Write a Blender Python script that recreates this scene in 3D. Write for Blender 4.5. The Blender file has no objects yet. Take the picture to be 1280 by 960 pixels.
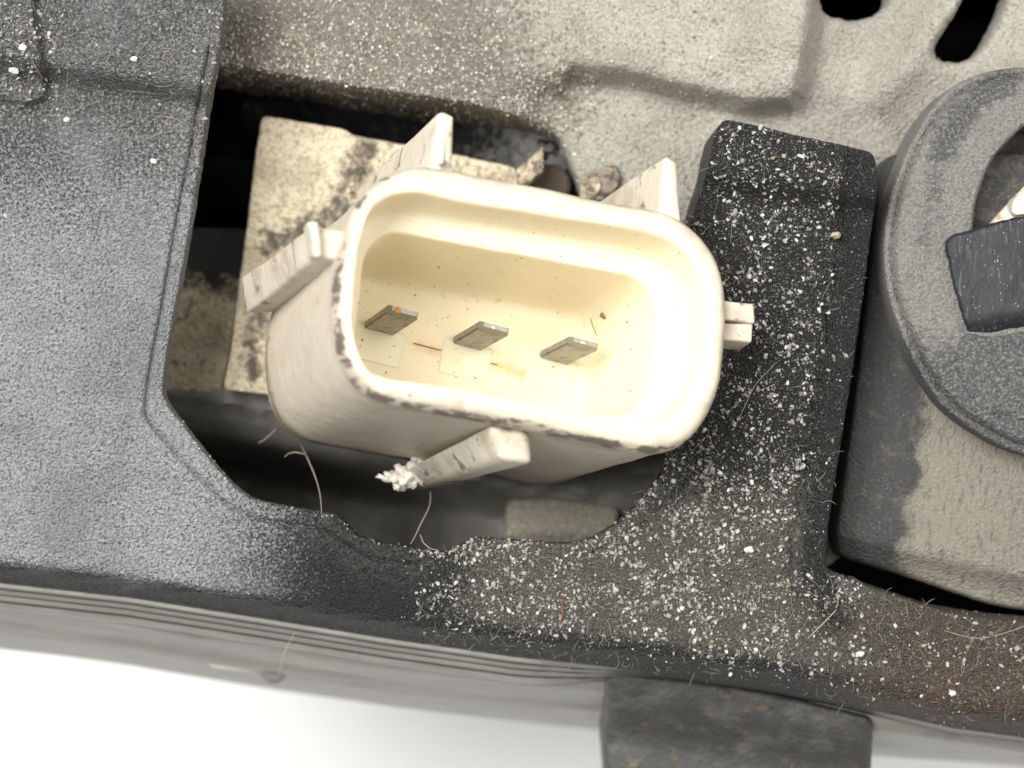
import bpy, bmesh, math, random
import numpy as np
from mathutils import Vector, Matrix, noise as mnoise
from mathutils.geometry import delaunay_2d_cdt

random.seed(7)
rng = np.random.default_rng(7)
MM = 0.001                       # everything below is written in millimetres
D = 130.0                        # lens height above the panel plane z = 0
SC = 0.05                        # millimetres per photo pixel on the plane z = 0

# ------------------------------------------------------------------ camera, world, lamps, exposure
scene = bpy.context.scene
COL = scene.collection
cam_d = bpy.data.cameras.new('camera')
cam = bpy.data.objects.new('camera', cam_d)
COL.objects.link(cam)
cam.location = (0, 0, D * MM)
cam_d.sensor_width = 36
cam_d.lens = 36 * D / 64.0
cam_d.clip_start = 0.005
cam_d.clip_end = 5
cam_d.dof.use_dof = True
cam_d.dof.focus_distance = (D - 3.0) * MM
cam_d.dof.aperture_fstop = 32
scene.camera = cam

world = bpy.data.worlds.new('World')
scene.world = world
world.use_nodes = True
world.node_tree.nodes['Background'].inputs[0].default_value = (1.0, 0.985, 0.955, 1)
world.node_tree.nodes['Background'].inputs[1].default_value = 0.30

def area(name, loc, target, size, power, color):
    l = bpy.data.lights.new(name, 'AREA')
    l.shape = 'RECTANGLE'
    l.size, l.size_y = size
    l.energy = power
    l.color = color
    o = bpy.data.objects.new(name, l)
    COL.objects.link(o)
    o.location = Vector(loc) * MM
    o.rotation_euler = (Vector(target) - Vector(loc)).to_track_quat('-Z', 'Y').to_euler()
    return o
area('key_softbox', (-150, 105, 345), (0, 0, 0), (0.22, 0.22), 2.95, (1.0, 0.985, 0.95))
area('fill_softbox', (230, 60, 300), (0, 0, 0), (0.3, 0.3), 0.9, (1.0, 0.97, 0.93))

scene.view_settings.view_transform = 'Standard'
scene.view_settings.look = 'None'
scene.view_settings.exposure = 0.0
scene.view_settings.gamma = 1.0
try:
    scene.view_settings.use_curve_mapping = False
except Exception:
    pass
scene.cycles.max_bounces = 10

# ------------------------------------------------------------------ helpers: objects
def tag(o, label=None, cat=None, group=None, kind=None):
    for k, v in (('label', label), ('category', cat), ('group', group), ('kind', kind)):
        if v: o[k] = v
    return o
def empty(name, loc_mm, label, cat, group=None, mat=None):
    o = bpy.data.objects.new(name, None)
    COL.objects.link(o)
    o.empty_display_size = 0.002
    o.location = Vector(loc_mm) * MM
    if mat is not None: o.matrix_world = mat
    return tag(o, label, cat, group)
def mesh_obj(name, verts, faces, mat, parent=None, smooth=True, angle=40, attrs=None, local=False):
    """verts in mm in world space (or in the parent's own frame with local=True)"""
    v = np.asarray(verts, float) * MM
    if parent is not None and not local:
        v = v - np.array(parent.location)
    me = bpy.data.meshes.new(name)
    me.from_pydata([tuple(p) for p in v], [], [tuple(int(i) for i in f) for f in faces])
    me.validate()
    for an, av in (attrs or {}).items():
        if np.ndim(av) == 2:
            a = me.color_attributes.new(an, 'FLOAT_COLOR', 'POINT')
            a.data.foreach_set('color', np.asarray(av, np.float32).ravel())
        else:
            a = me.attributes.new(an, 'FLOAT', 'POINT')
            a.data.foreach_set('value', np.asarray(av, np.float32))
    bm = bmesh.new(); bm.from_mesh(me)
    bmesh.ops.recalc_face_normals(bm, faces=bm.faces)
    bm.to_mesh(me); bm.free()
    if smooth:
        me.polygons.foreach_set('use_smooth', [True] * len(me.polygons))
        if angle < 180: me.set_sharp_from_angle(angle=math.radians(angle))
    me.materials.append(mat)
    o = bpy.data.objects.new(name, me)
    COL.objects.link(o)
    if parent is not None: o.parent = parent
    return o

# ------------------------------------------------------------------ helpers: positions
def U(px, py, z):
    """the world point (mm) at height z whose place was read off at photo pixel (px, py)"""
    px, py, z = np.broadcast_arrays(np.asarray(px, float), np.asarray(py, float), np.asarray(z, float))
    k = SC * (D - z) / D
    return np.stack([(np.asarray(px, float) - 640) * k, (480 - np.asarray(py, float)) * k, z + 0 * k], -1)
def catmull(pts, closed=True, step=4.0):
    P = np.array(pts, float); n = len(P); out = []
    rngi = range(n) if closed else range(n - 1)
    for i in rngi:
        if closed: a, b, c, d = P[i - 1], P[i], P[(i + 1) % n], P[(i + 2) % n]
        else: a, b, c, d = P[max(i - 1, 0)], P[i], P[i + 1], P[min(i + 2, n - 1)]
        m = max(2, int(np.linalg.norm(c - b) / step * 2))
        for s in np.arange(m) / m:
            out.append(0.5 * ((2 * b) + (c - a) * s + (2 * a - 5 * b + 4 * c - d) * s * s + (3 * b - a - 3 * c + d) * s ** 3))
    if not closed: out.append(P[-1])
    return resample(np.array(out), step, closed)
def resample(P, step, closed=True, n=None):
    Q = np.vstack([P, P[:1]]) if closed else P
    s = np.r_[0, np.cumsum(np.linalg.norm(np.diff(Q, axis=0), axis=1))]
    m = n or max(3, int(round(s[-1] / step)))
    t = np.linspace(0, s[-1], m + (1 if closed else 0))
    if closed: t = t[:-1]
    return np.stack([np.interp(t, s, Q[:, k]) for k in range(Q.shape[1])], -1)
def chaikin(P, it=2, w=0.25, cap=8.0):
    P = np.array(P, float)
    for k in range(it):
        N = np.roll(P, -1, 0); d = N - P; L = np.linalg.norm(d, axis=1, keepdims=True)
        c = np.minimum(w * L, cap / (k + 1)) / np.maximum(L, 1e-9)
        A = P + d * c; B = N - d * c
        P = np.stack([A, B], 1).reshape(-1, 2)
    return P
def offset(P, d):
    """move a closed outline inwards by d (outline in any winding)"""
    a = np.roll(P, 1, 0); b = np.roll(P, -1, 0); t = b - a
    n = np.stack([-t[:, 1], t[:, 0]], 1); n /= np.maximum(np.linalg.norm(n, axis=1, keepdims=True), 1e-9)
    x, y = P[:, 0], P[:, 1]
    if np.sum(x * np.roll(y, -1) - y * np.roll(x, -1)) < 0: n = -n
    return P + n * d
def seg_dist(pts, poly, closed=True):
    A = poly if closed else poly[:-1]
    B = np.roll(poly, -1, 0) if closed else poly[1:]
    out = np.full(len(pts), 1e9)
    d = B - A; L = np.maximum((d ** 2).sum(1), 1e-12)
    for i in range(0, len(pts), 4000):
        p = pts[i:i + 4000, None, :]
        t = np.clip(((p - A) * d).sum(2) / L, 0, 1)
        q = A + t[..., None] * d
        out[i:i + 4000] = np.sqrt(((p - q) ** 2).sum(2)).min(1)
    return out
def inside(pts, poly):
    x, y = pts[:, 0], pts[:, 1]; r = np.zeros(len(pts), bool)
    for (x0, y0), (x1, y1) in zip(poly, np.roll(poly, -1, 0)):
        if y0 == y1: continue
        c = ((y0 > y) != (y1 > y)) & (x < (x1 - x0) * (y - y0) / (y1 - y0) + x0)
        r ^= c
    return r
def sdf(pts, poly):
    d = seg_dist(pts, poly)
    return np.where(inside(pts, poly), d, -d)
def sstep(x, a, b):
    t = np.clip((x - a) / (b - a), 0, 1); return t * t * (3 - 2 * t)
def nz(pts, scale, seed=0.0):
    return np.array([mnoise.noise((p[0] * scale + seed, p[1] * scale - seed, seed * 1.7)) for p in pts])

def plate(name, outline, zf, depth, mat, parent, bevel=(6, 0.3), spacing=12, feats=(), holes=(), smooth=False,
          edge_noise=0.0, cut=8.0, attrs_f=None, hole_depth=None):
    """a solid with a traced outline, a relief top zf(points) and real side walls"""
    def prep(o):
        c = catmull(o, True, 4.0) if smooth else resample(chaikin(o, 3, 0.25, cut), 4.0)
        if edge_noise: 
            c = offset(c, 0) + (c - offset(c, 1)) * (nz(c, 0.11, 3) * edge_noise + nz(c, 0.4, 9) * edge_noise * 0.5)[:, None]
        return c
    outs = [prep(outline)] + [prep(h) for h in holes]
    w, drop = bevel
    ring_pts = []
    for k, o in enumerate(outs):
        for f in (0.12, 0.35, 0.65, 1.0):
            r = offset(o, (w * f) * (1 if k == 0 else -1))
            ring_pts.append((r, w * f))
    x0, y0 = outs[0].min(0); x1, y1 = outs[0].max(0)
    gx, gy = np.meshgrid(np.arange(x0, x1, spacing), np.arange(y0, y1, spacing))
    g = np.stack([gx.ravel(), gy.ravel()], 1) + rng.uniform(-.15, .15, (gx.size, 2)) * spacing
    fp = []
    for poly, offs in feats:
        poly = np.array(poly, float)
        t = np.gradient(poly, axis=0); nn = np.stack([-t[:, 1], t[:, 0]], 1)
        nn /= np.maximum(np.linalg.norm(nn, axis=1, keepdims=True), 1e-9)
        for o in offs: fp.append(poly + nn * o)
    def dist_all(p): return np.min([seg_dist(p, o) for o in outs], axis=0)
    def in_all(p):
        r = inside(p, outs[0])
        for o in outs[1:]: r &= ~inside(p, o)
        return r
    keep = []
    for r, dd in ring_pts:
        m = in_all(r); m[m] &= dist_all(r[m]) > dd * 0.85
        keep.append(r[m])
    if fp:
        f = np.vstack(fp); m = in_all(f); m[m] &= dist_all(f[m]) > 1.0
        f = f[m]; keep.append(f)
        df = np.array([np.min(np.abs(g - 0)) for _ in range(0)])
    m = in_all(g); m[m] &= dist_all(g[m]) > w * 1.0 + spacing * 0.35
    g = g[m]
    keep.append(g)
    pts = np.vstack(outs + keep)
    edges = []; s = 0
    for o in outs:
        n = len(o); edges += [(s + i, s + (i + 1) % n) for i in range(n)]; s += n
    res = delaunay_2d_cdt([Vector(p) for p in pts], edges, [], 0, 1e-4)
    V = np.array([tuple(v) for v in res[0]]); F = np.array([f for f in res[2] if len(f) == 3])
    c = V[F].mean(1)
    F = F[in_all(c)]
    dd = dist_all(V)
    k = np.clip(1 - dd / w, 0, 1)
    z = zf(V) - drop * (1 - np.sqrt(np.maximum(0, 1 - k ** 2)))
    W = U(V[:, 0], V[:, 1], z)
    verts = [W]; faces = [tuple(f) for f in F]
    base = len(V)
    orig = {}
    for vi, src in enumerate(res[3]):
        for q in src: orig[q] = vi
    s = 0; att_extra = []
    for oi, o in enumerate(outs):
        n = len(o); idx = [orig[s + i] for i in range(n)]
        top = W[idx]
        dp = (depth(V[idx]) if callable(depth) else depth) if oi == 0 else (hole_depth or depth)
        for lv, f in enumerate((0.25, 0.6, 1.0)):
            low = top.copy(); low[:, 2] = top[:, 2] - dp * f
            verts.append(low)
            new = [base + i for i in range(n)]
            prev = idx if lv == 0 else prevn
            for i in range(n):
                j = (i + 1) % n
                faces.append((prev[i], prev[j], new[j], new[i]))
            prevn = new; base += n; att_extra.append(V[idx])
        s += n
    attrs = None
    VP = np.vstack([V] + att_extra)
    if attrs_f: attrs = attrs_f(VP)
    o = mesh_obj(name, np.vstack(verts), faces, mat, parent, attrs=attrs, angle=50)
    o['_'] = 0; del o['_']
    return o

# ------------------------------------------------------------------ helpers: materials
def material(name, base, rough=0.6, layers=(), bumps=(), metal=0.0, sss=0.0, spec=0.5, emis=None, rough_var=0.0, trans=0.0, coat=0.0, vcol=None):
    m = bpy.data.materials.new(name); m.use_nodes = True
    nt = m.node_tree; N = nt.nodes; L = nt.links
    bs = N['Principled BSDF']
    tc = N.new('ShaderNodeTexCoord')
    sc = N.new('ShaderNodeVectorMath'); sc.operation = 'SCALE'; sc.inputs['Scale'].default_value = 1000
    L.new(tc.outputs['Object'], sc.inputs[0]); P = sc.outputs[0]
    def stretch(v, loc=(0, 0, 0), rot=0):
        mp = N.new('ShaderNodeMapping'); L.new(P, mp.inputs[0]); mp.inputs['Scale'].default_value = v
        mp.inputs['Location'].default_value = loc; mp.inputs['Rotation'].default_value = (0, 0, rot)
        return mp.outputs[0]
    def noise(scale, detail=4, dist=0.0, st=None, seed=0, rot=0, rough_=0.6):
        n = N.new('ShaderNodeTexNoise')
        L.new(stretch(st or (1, 1, 1), (seed * 3.1, seed * 1.7, seed), rot), n.inputs['Vector'])
        n.inputs['Scale'].default_value = scale; n.inputs['Detail'].default_value = detail
        n.inputs['Distortion'].default_value = dist; n.inputs['Roughness'].default_value = rough_
        return n.outputs['Fac']
    def mrange(v, lo, hi, a=0.0, b=1.0, smooth=True):
        r = N.new('ShaderNodeMapRange'); L.new(v, r.inputs[0])
        if smooth: r.interpolation_type = 'SMOOTHSTEP'
        for i, q in zip((1, 2, 3, 4), (lo, hi, a, b)): r.inputs[i].default_value = q
        return r.outputs[0]
    def mul(a, b):
        q = N.new('ShaderNodeMath'); q.operation = 'MULTIPLY'
        for i, x in enumerate((a, b)):
            if isinstance(x, (int, float)): q.inputs[i].default_value = x
            else: L.new(x, q.inputs[i])
        return q.outputs[0]
    def attr(nm, fac=True):
        a = N.new('ShaderNodeAttribute'); a.attribute_name = nm
        return a.outputs['Fac' if fac else 'Color']
    c = N.new('ShaderNodeRGB'); c.outputs[0].default_value = (*base, 1); cur = c.outputs[0]
    if vcol: cur = attr(vcol, False)
    for ly in layers:
        k = ly['k']; seed = ly.get('seed', 1)
        if k == 'noise':
            f = mrange(noise(ly['s'], ly.get('d', 4), ly.get('dist', 0), ly.get('st'), seed, ly.get('rot', 0), ly.get('rough_', 0.6)), ly['lo'], ly['hi'])
        elif k == 'speck':
            v = N.new('ShaderNodeTexVoronoi'); L.new(stretch(ly.get('st', (1, 1, 1)), (seed, 0, 0)), v.inputs['Vector'])
            v.inputs['Scale'].default_value = ly['s']
            if 'Randomness' in v.inputs: v.inputs['Randomness'].default_value = 1
            f = mrange(v.outputs['Distance'], ly['r'], ly['r'] * 0.5)
            sp = N.new('ShaderNodeSeparateColor'); L.new(v.outputs['Color'], sp.inputs[0])
            f = mul(f, mrange(sp.outputs[0], 1 - ly['p'], 1 - ly['p'] + 0.02))
            if 'mask' in ly:
                f = mul(f, mrange(noise(ly['mask'], 3, 0, None, seed + 5), 0.42, 0.6))
        elif k == 'attr':
            f = attr(ly['a'])
            if 's' in ly:
                nn = noise(ly['s'], ly.get('d', 5), ly.get('dist', 0.6), ly.get('st'), seed)
                ad = N.new('ShaderNodeMath'); ad.operation = 'ADD'
                L.new(mul(f, ly.get('w', 0.6)), ad.inputs[0]); L.new(nn, ad.inputs[1])
                f = mrange(ad.outputs[0], ly['lo'], ly['hi'])
            elif 'lo' in ly: f = mrange(f, ly['lo'], ly['hi'])
        if 'only' in ly: f = mul(f, attr(ly['only']))
        f = mul(f, ly.get('amt', 1.0))
        mx = N.new('ShaderNodeMix'); mx.data_type = 'RGBA'
        L.new(f, mx.inputs['Factor']); L.new(cur, mx.inputs['A']); mx.inputs['B'].default_value = (*ly['c'], 1)
        cur = mx.outputs['Result']
    L.new(cur, bs.inputs['Base Color'])
    nrm = None
    for b in bumps:
        bp = N.new('ShaderNodeBump')
        bp.inputs['Strength'].default_value = b.get('f', 1.0); bp.inputs['Distance'].default_value = b['h'] * MM
        if b['k'] == 'noise': h = noise(b['s'], b.get('d', 2), b.get('dist', 0), b.get('st'), b.get('seed', 2), b.get('rot', 0))
        else:
            v = N.new('ShaderNodeTexVoronoi'); v.feature = b.get('feat', 'F1')
            L.new(stretch(b.get('st', (1, 1, 1))), v.inputs['Vector']); v.inputs['Scale'].default_value = b['s']
            h = v.outputs['Distance']
        L.new(h, bp.inputs['Height'])
        if nrm is not None: L.new(nrm, bp.inputs['Normal'])
        nrm = bp.outputs[0]
    if nrm is not None: L.new(nrm, bs.inputs['Normal'])
    bs.inputs['Roughness'].default_value = rough
    if rough_var: L.new(mrange(noise(1.3, 5), 0.3, 0.7, rough - rough_var, min(1, rough + rough_var)), bs.inputs['Roughness'])
    bs.inputs['Metallic'].default_value = metal
    bs.inputs['Specular IOR Level'].default_value = spec
    if sss:
        bs.inputs['Subsurface Weight'].default_value = sss
        bs.inputs['Subsurface Radius'].default_value = (1.0, 0.55, 0.22)
        bs.inputs['Subsurface Scale'].default_value = 1.2 * MM
    if coat: bs.inputs['Coat Weight'].default_value = coat; bs.inputs['Coat Roughness'].default_value = 0.3
    return m

M = {}
M['paper'] = material('white_paper', (0.88, 0.88, 0.87), 0.8, bumps=[dict(k='noise', s=3, h=0.01)])
M['panel'] = material('black_grained_plastic', (0.020, 0.021, 0.022), 0.5, layers=[
    dict(k='attr', a='dust', s=4.5, w=0.75, lo=0.55, hi=1.2, c=(0.14, 0.137, 0.128), amt=0.8, seed=3, d=6),
    dict(k='attr', a='sheen_dust', s=5.5, w=0.62, lo=0.82, hi=1.16, c=(0.42, 0.43, 0.455), amt=0.9, seed=4, d=4),  # lamp sheen painted into the colour together with the dust coat
    dict(k='attr', a='sheen_dust', s=0.12, w=0.3, lo=0.66, hi=0.9, c=(0.30, 0.305, 0.32), amt=0.4, seed=15, d=4),
    dict(k='noise', s=0.6, st=(0.3, 3.2, 1), rot=0.5, lo=0.60, hi=0.70, c=(0.30, 0.305, 0.32), amt=0.35, seed=22, d=6, only='sheen_dust'),
    dict(k='noise', s=0.09, lo=0.5, hi=0.66, c=(0.10, 0.10, 0.10), amt=0.35, seed=25, d=4, only='sheen_dust'),
    dict(k='attr', a='olive', s=5.5, w=0.45, lo=0.68, hi=1.0, c=(0.12, 0.116, 0.095), amt=0.8, seed=12, d=4, dist=1.5),
    dict(k='attr', a='brown', s=1.6, w=0.7, lo=0.7, hi=1.3, c=(0.070, 0.052, 0.038), amt=0.8, seed=8),
    dict(k='attr', a='rust', s=1.6, w=0.42, lo=0.90, hi=1.06, c=(0.14, 0.062, 0.028), amt=0.38, seed=6, st=(1.4, 0.8, 1), d=6),
    dict(k='speck', s=8.0, r=0.36, p=0.5, c=(0.22, 0.215, 0.19), seed=5, only='grit'),
    ], bumps=[dict(k='noise', s=5.5, h=0.65, d=2), dict(k='noise', s=0.8, h=0.10, d=2)], spec=0.42)
M['housing'] = material('dusty_grey_housing', (0.41, 0.388, 0.335), 0.85, layers=[
    dict(k='noise', s=0.13, lo=0.42, hi=0.62, c=(0.51, 0.482, 0.42), seed=2),
    dict(k='noise', s=4.6, lo=0.46, hi=0.62, c=(0.24, 0.22, 0.18), amt=0.5, seed=5, d=5),
    dict(k='noise', s=5.3, lo=0.54, hi=0.64, c=(0.58, 0.57, 0.53), amt=0.75, seed=9, d=6),
    dict(k='attr', a='coarse', s=3.0, w=0.5, lo=0.72, hi=1.0, c=(0.13, 0.12, 0.10), amt=0.75, seed=7),
    dict(k='speck', s=3.4, r=0.3, p=0.4, c=(0.62, 0.61, 0.57), seed=4, only='coarse'),
    dict(k='noise', s=0.5, lo=0.6, hi=0.72, c=(0.44, 0.40, 0.31), amt=0.5, seed=3),
    ], bumps=[dict(k='noise', s=4.4, h=0.5, d=4), dict(k='noise', s=0.9, h=0.25, d=3)], spec=0.3)
M['box'] = material('dusty_black_box_plastic', (0.046, 0.046, 0.047), 0.6, layers=[
    dict(k='attr', a='dust', s=0.8, w=0.5, lo=0.60, hi=0.92, c=(0.158, 0.146, 0.122), amt=0.95, seed=3, d=9),
    dict(k='attr', a='dust', s=5.0, w=0.5, lo=0.72, hi=1.05, c=(0.27, 0.25, 0.205), amt=0.7, seed=9, d=5),
    dict(k='noise', s=1.5, lo=0.5, hi=0.72, c=(0.075, 0.073, 0.068), amt=0.6, seed=4, st=(2.0, 0.6, 1), rot=-0.13),
    dict(k='speck', s=6.0, r=0.28, p=0.4, c=(0.26, 0.25, 0.22), seed=5, mask=0.5),
    ], bumps=[dict(k='noise', s=5, h=0.28, d=3), dict(k='noise', s=0.7, h=0.08, d=2)])
M['cap'] = material('dusty_rubber_cap', (0.075, 0.077, 0.081), 0.7, layers=[
    dict(k='attr', a='dust', s=1.3, w=0.7, lo=0.6, hi=1.0, c=(0.215, 0.208, 0.188), amt=0.95, seed=3, d=6),
    dict(k='noise', s=5.5, lo=0.46, hi=0.66, c=(0.30, 0.295, 0.272), amt=0.6, seed=8, d=5),
    dict(k='noise', s=5.0, lo=0.46, hi=0.7, c=(0.05, 0.05, 0.05), amt=0.5, seed=2, d=5),
    ], bumps=[dict(k='noise', s=4.8, h=0.35, d=3)])
M['strap'] = material('scuffed_black_rubber', (0.015, 0.017, 0.021), 0.6, layers=[
    dict(k='noise', s=2.2, lo=0.54, hi=0.72, c=(0.11, 0.115, 0.12), amt=0.7, seed=3, st=(2.0, 0.35, 1), d=6),
    dict(k='speck', s=5.5, r=0.3, p=0.3, c=(0.3, 0.3, 0.28), seed=5, mask=0.6),
    ], bumps=[dict(k='noise', s=2.4, h=0.12, d=5, st=(2, 0.5, 1))])
cream_layers = [
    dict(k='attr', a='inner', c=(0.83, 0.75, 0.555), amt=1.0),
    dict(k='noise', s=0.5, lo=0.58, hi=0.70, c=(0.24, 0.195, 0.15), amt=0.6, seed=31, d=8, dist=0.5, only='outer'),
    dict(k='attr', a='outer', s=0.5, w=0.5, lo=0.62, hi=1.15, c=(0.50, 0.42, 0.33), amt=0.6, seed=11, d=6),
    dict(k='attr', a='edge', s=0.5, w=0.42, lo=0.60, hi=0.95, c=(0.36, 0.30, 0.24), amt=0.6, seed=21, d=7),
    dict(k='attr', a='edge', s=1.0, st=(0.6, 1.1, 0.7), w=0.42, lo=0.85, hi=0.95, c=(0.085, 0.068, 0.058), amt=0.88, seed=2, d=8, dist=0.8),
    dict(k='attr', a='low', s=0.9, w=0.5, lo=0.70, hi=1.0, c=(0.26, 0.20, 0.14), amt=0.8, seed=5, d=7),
    dict(k='attr', a='stain', s=0.8, w=0.8, lo=0.8, hi=1.4, c=(0.66, 0.42, 0.16), amt=0.7, seed=6),
    dict(k='speck', s=1.1, r=0.11, p=0.5, c=(0.24, 0.17, 0.09), seed=3, amt=0.8, only='inner'),
    dict(k='speck', s=2.3, r=0.13, p=0.16, c=(0.16, 0.11, 0.06), seed=7, amt=0.8, mask=0.5),
]
M['cream'] = material('aged_cream_plastic', (0.60, 0.54, 0.435), 0.5, layers=cream_layers,
    bumps=[dict(k='noise', s=0.9, h=0.07, d=3), dict(k='noise', s=7, h=0.012, d=2)], sss=0.2, spec=0.45)
M['rib'] = material('scuffed_cream_plastic', (0.63, 0.575, 0.47), 0.5, layers=[
    dict(k='noise', s=0.30, lo=0.46, hi=0.72, c=(0.38, 0.30, 0.215), amt=0.7, seed=3, d=5, dist=0.2),
    dict(k='noise', s=0.55, lo=0.585, hi=0.66, c=(0.13, 0.10, 0.085), amt=0.75, seed=9, d=8, dist=0.4),
    dict(k='speck', s=2.3, r=0.15, p=0.2, c=(0.2, 0.15, 0.09), seed=7),
    ], bumps=[dict(k='noise', s=1.0, h=0.12, d=5), dict(k='noise', s=6, h=0.02, d=2)], sss=0.15)
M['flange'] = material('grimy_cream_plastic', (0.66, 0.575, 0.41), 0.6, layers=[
    dict(k='noise', s=0.45, lo=0.42, hi=0.66, c=(0.40, 0.33, 0.225), amt=0.7, seed=14, d=5),
    dict(k='noise', s=3.4, lo=0.47, hi=0.60, c=(0.17, 0.135, 0.09), amt=0.55, seed=4, d=6, dist=0.25, rough_=0.75),
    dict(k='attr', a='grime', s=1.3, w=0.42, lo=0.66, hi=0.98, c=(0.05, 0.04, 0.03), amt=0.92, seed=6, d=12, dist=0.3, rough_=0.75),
    dict(k='attr', a='black', s=1.0, w=1.0, lo=0.72, hi=1.1, c=(0.018, 0.018, 0.017), amt=1.0, seed=2, d=7),  # on the side plate this layer is shade put into the colour
    dict(k='speck', s=3.5, r=0.25, p=0.2, c=(0.10, 0.075, 0.05), seed=5),
    ], bumps=[dict(k='noise', s=3.2, h=0.22, d=6), dict(k='noise', s=0.5, h=0.12, d=3)])
M['pin'] = material('tarnished_tin_blade', (0.29, 0.275, 0.245), 0.36, metal=0.45, layers=[
    dict(k='noise', s=1.6, lo=0.48, hi=0.66, c=(0.15, 0.13, 0.10), amt=0.8, seed=3, d=7)],
    bumps=[dict(k='noise', s=4, h=0.04, d=5)])
M['pin_base'] = material('tarnished_blade_root', (0.30, 0.27, 0.22), 0.5, metal=0.5, bumps=[dict(k='noise', s=4, h=0.05, d=5)])
M['corrosion'] = material('orange_corrosion', (0.52, 0.27, 0.06), 0.7, bumps=[dict(k='noise', s=6, h=0.08, d=4)])
M['silver'] = material('bright_pin_mark', (0.75, 0.72, 0.65), 0.3, metal=0.6)
M['dark'] = material('dark_inner_plastic', (0.012, 0.012, 0.013), 0.75, spec=0.2, layers=[
    dict(k='attr', a='dust', s=1.6, w=0.9, lo=0.75, hi=1.25, c=(0.22, 0.215, 0.20), amt=0.8, seed=3, d=7)],
    bumps=[dict(k='noise', s=4, h=0.06, d=3)])
M['wall'] = material('smooth_grey_wall_plastic', (0.25, 0.24, 0.21), 0.6, layers=[dict(k='noise', s=0.35, lo=0.4, hi=0.7, c=(0.17, 0.163, 0.146), seed=3, d=3), dict(k='noise', s=5, lo=0.55, hi=0.65, c=(0.2, 0.19, 0.17), amt=0.4, seed=5)], bumps=[dict(k='noise', s=4, h=0.1, d=3)])
M['ledge'] = material('brown_grey_ledge_plastic', (0.30, 0.275, 0.22), 0.75, layers=[
    dict(k='noise', s=4.0, lo=0.45, hi=0.65, c=(0.50, 0.465, 0.385), amt=0.7, seed=3, d=5)],
    bumps=[dict(k='noise', s=4.5, h=0.22, d=3)])
M['rimwall'] = material('grey_lens_edge_plastic', (0.25, 0.240, 0.215), 0.42, layers=[
    dict(k='noise', s=0.22, lo=0.44, hi=0.66, c=(0.34, 0.325, 0.29), amt=0.8, seed=3, d=3, st=(0.6, 2, 2), rot=0.14),
    dict(k='noise', s=0.16, lo=0.60, hi=0.74, c=(0.14, 0.135, 0.12), amt=0.7, seed=14, d=3),
    dict(k='attr', a='black', c=(0.032, 0.032, 0.033), amt=1.0),
    dict(k='attr', a='groove', s=2.0, w=0.8, lo=0.8, hi=1.3, c=(0.05, 0.05, 0.05), amt=0.8, seed=4),
    ], bumps=[dict(k='noise', s=0.5, h=0.1, d=4, st=(0.4, 2.5, 2), rot=0.14)])
M['foot'] = material('dull_black_tab_plastic', (0.055, 0.056, 0.054), 0.6, layers=[
    dict(k='noise', s=0.35, lo=0.45, hi=0.7, c=(0.13, 0.13, 0.123), amt=0.8, seed=3, d=6),
    dict(k='noise', s=0.9, lo=0.56, hi=0.72, c=(0.17, 0.12, 0.08), amt=0.7, seed=7, d=6),
    dict(k='speck', s=0.5, r=0.10, p=0.2, c=(0.3, 0.3, 0.28), seed=5)],
    bumps=[dict(k='noise', s=2.5, h=0.2, d=5)])
M['grit'] = material('mixed_mineral_grit', (0.5, 0.5, 0.5), 0.45, vcol='tint', bumps=[dict(k='noise', s=8, h=0.03, d=3)], sss=0.0)
M['fibre'] = material('pale_lint_fibre', (0.46, 0.44, 0.38), 0.6, vcol='tint')
M['crumb'] = material('crumbly_white_plastic', (0.84, 0.80, 0.72), 0.7, layers=[
    dict(k='noise', s=2.5, lo=0.50, hi=0.68, c=(0.42, 0.36, 0.28), amt=0.8, seed=3, d=6)], bumps=[dict(k='noise', s=4, h=0.25, d=5)])
M['holder'] = material('white_bulb_holder_plastic', (0.78, 0.72, 0.62), 0.4, layers=[
    dict(k='noise', s=0.7, lo=0.58, hi=0.68, c=(0.55, 0.30, 0.12), amt=0.8, seed=8, d=5),
    dict(k='noise', s=1.8, lo=0.58, hi=0.7, c=(0.25, 0.2, 0.15), amt=0.6, seed=2, d=5)], bumps=[dict(k='noise', s=2, h=0.1, d=3)])
M['screw'] = material('rusty_dark_screw', (0.07, 0.05, 0.035), 0.55, metal=0.3, bumps=[dict(k='noise', s=3, h=0.15, d=5)])

# ------------------------------------------------------------------ the table
tz = -105.0
tag(mesh_obj('tabletop', [(-400, -400, tz), (400, -400, tz), (400, 400, tz), (-400, 400, tz),
     (-400, -400, tz - 5), (400, -400, tz - 5), (400, 400, tz - 5), (-400, 400, tz - 5)],
     [(0, 1, 2, 3), (4, 5, 6, 7), (0, 1, 5, 4), (1, 2, 6, 5), (2, 3, 7, 6), (3, 0, 4, 7)], M['paper'], smooth=False),
    'blank bright white tabletop under the lamp, seen along the bottom edge', kind='structure')

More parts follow.
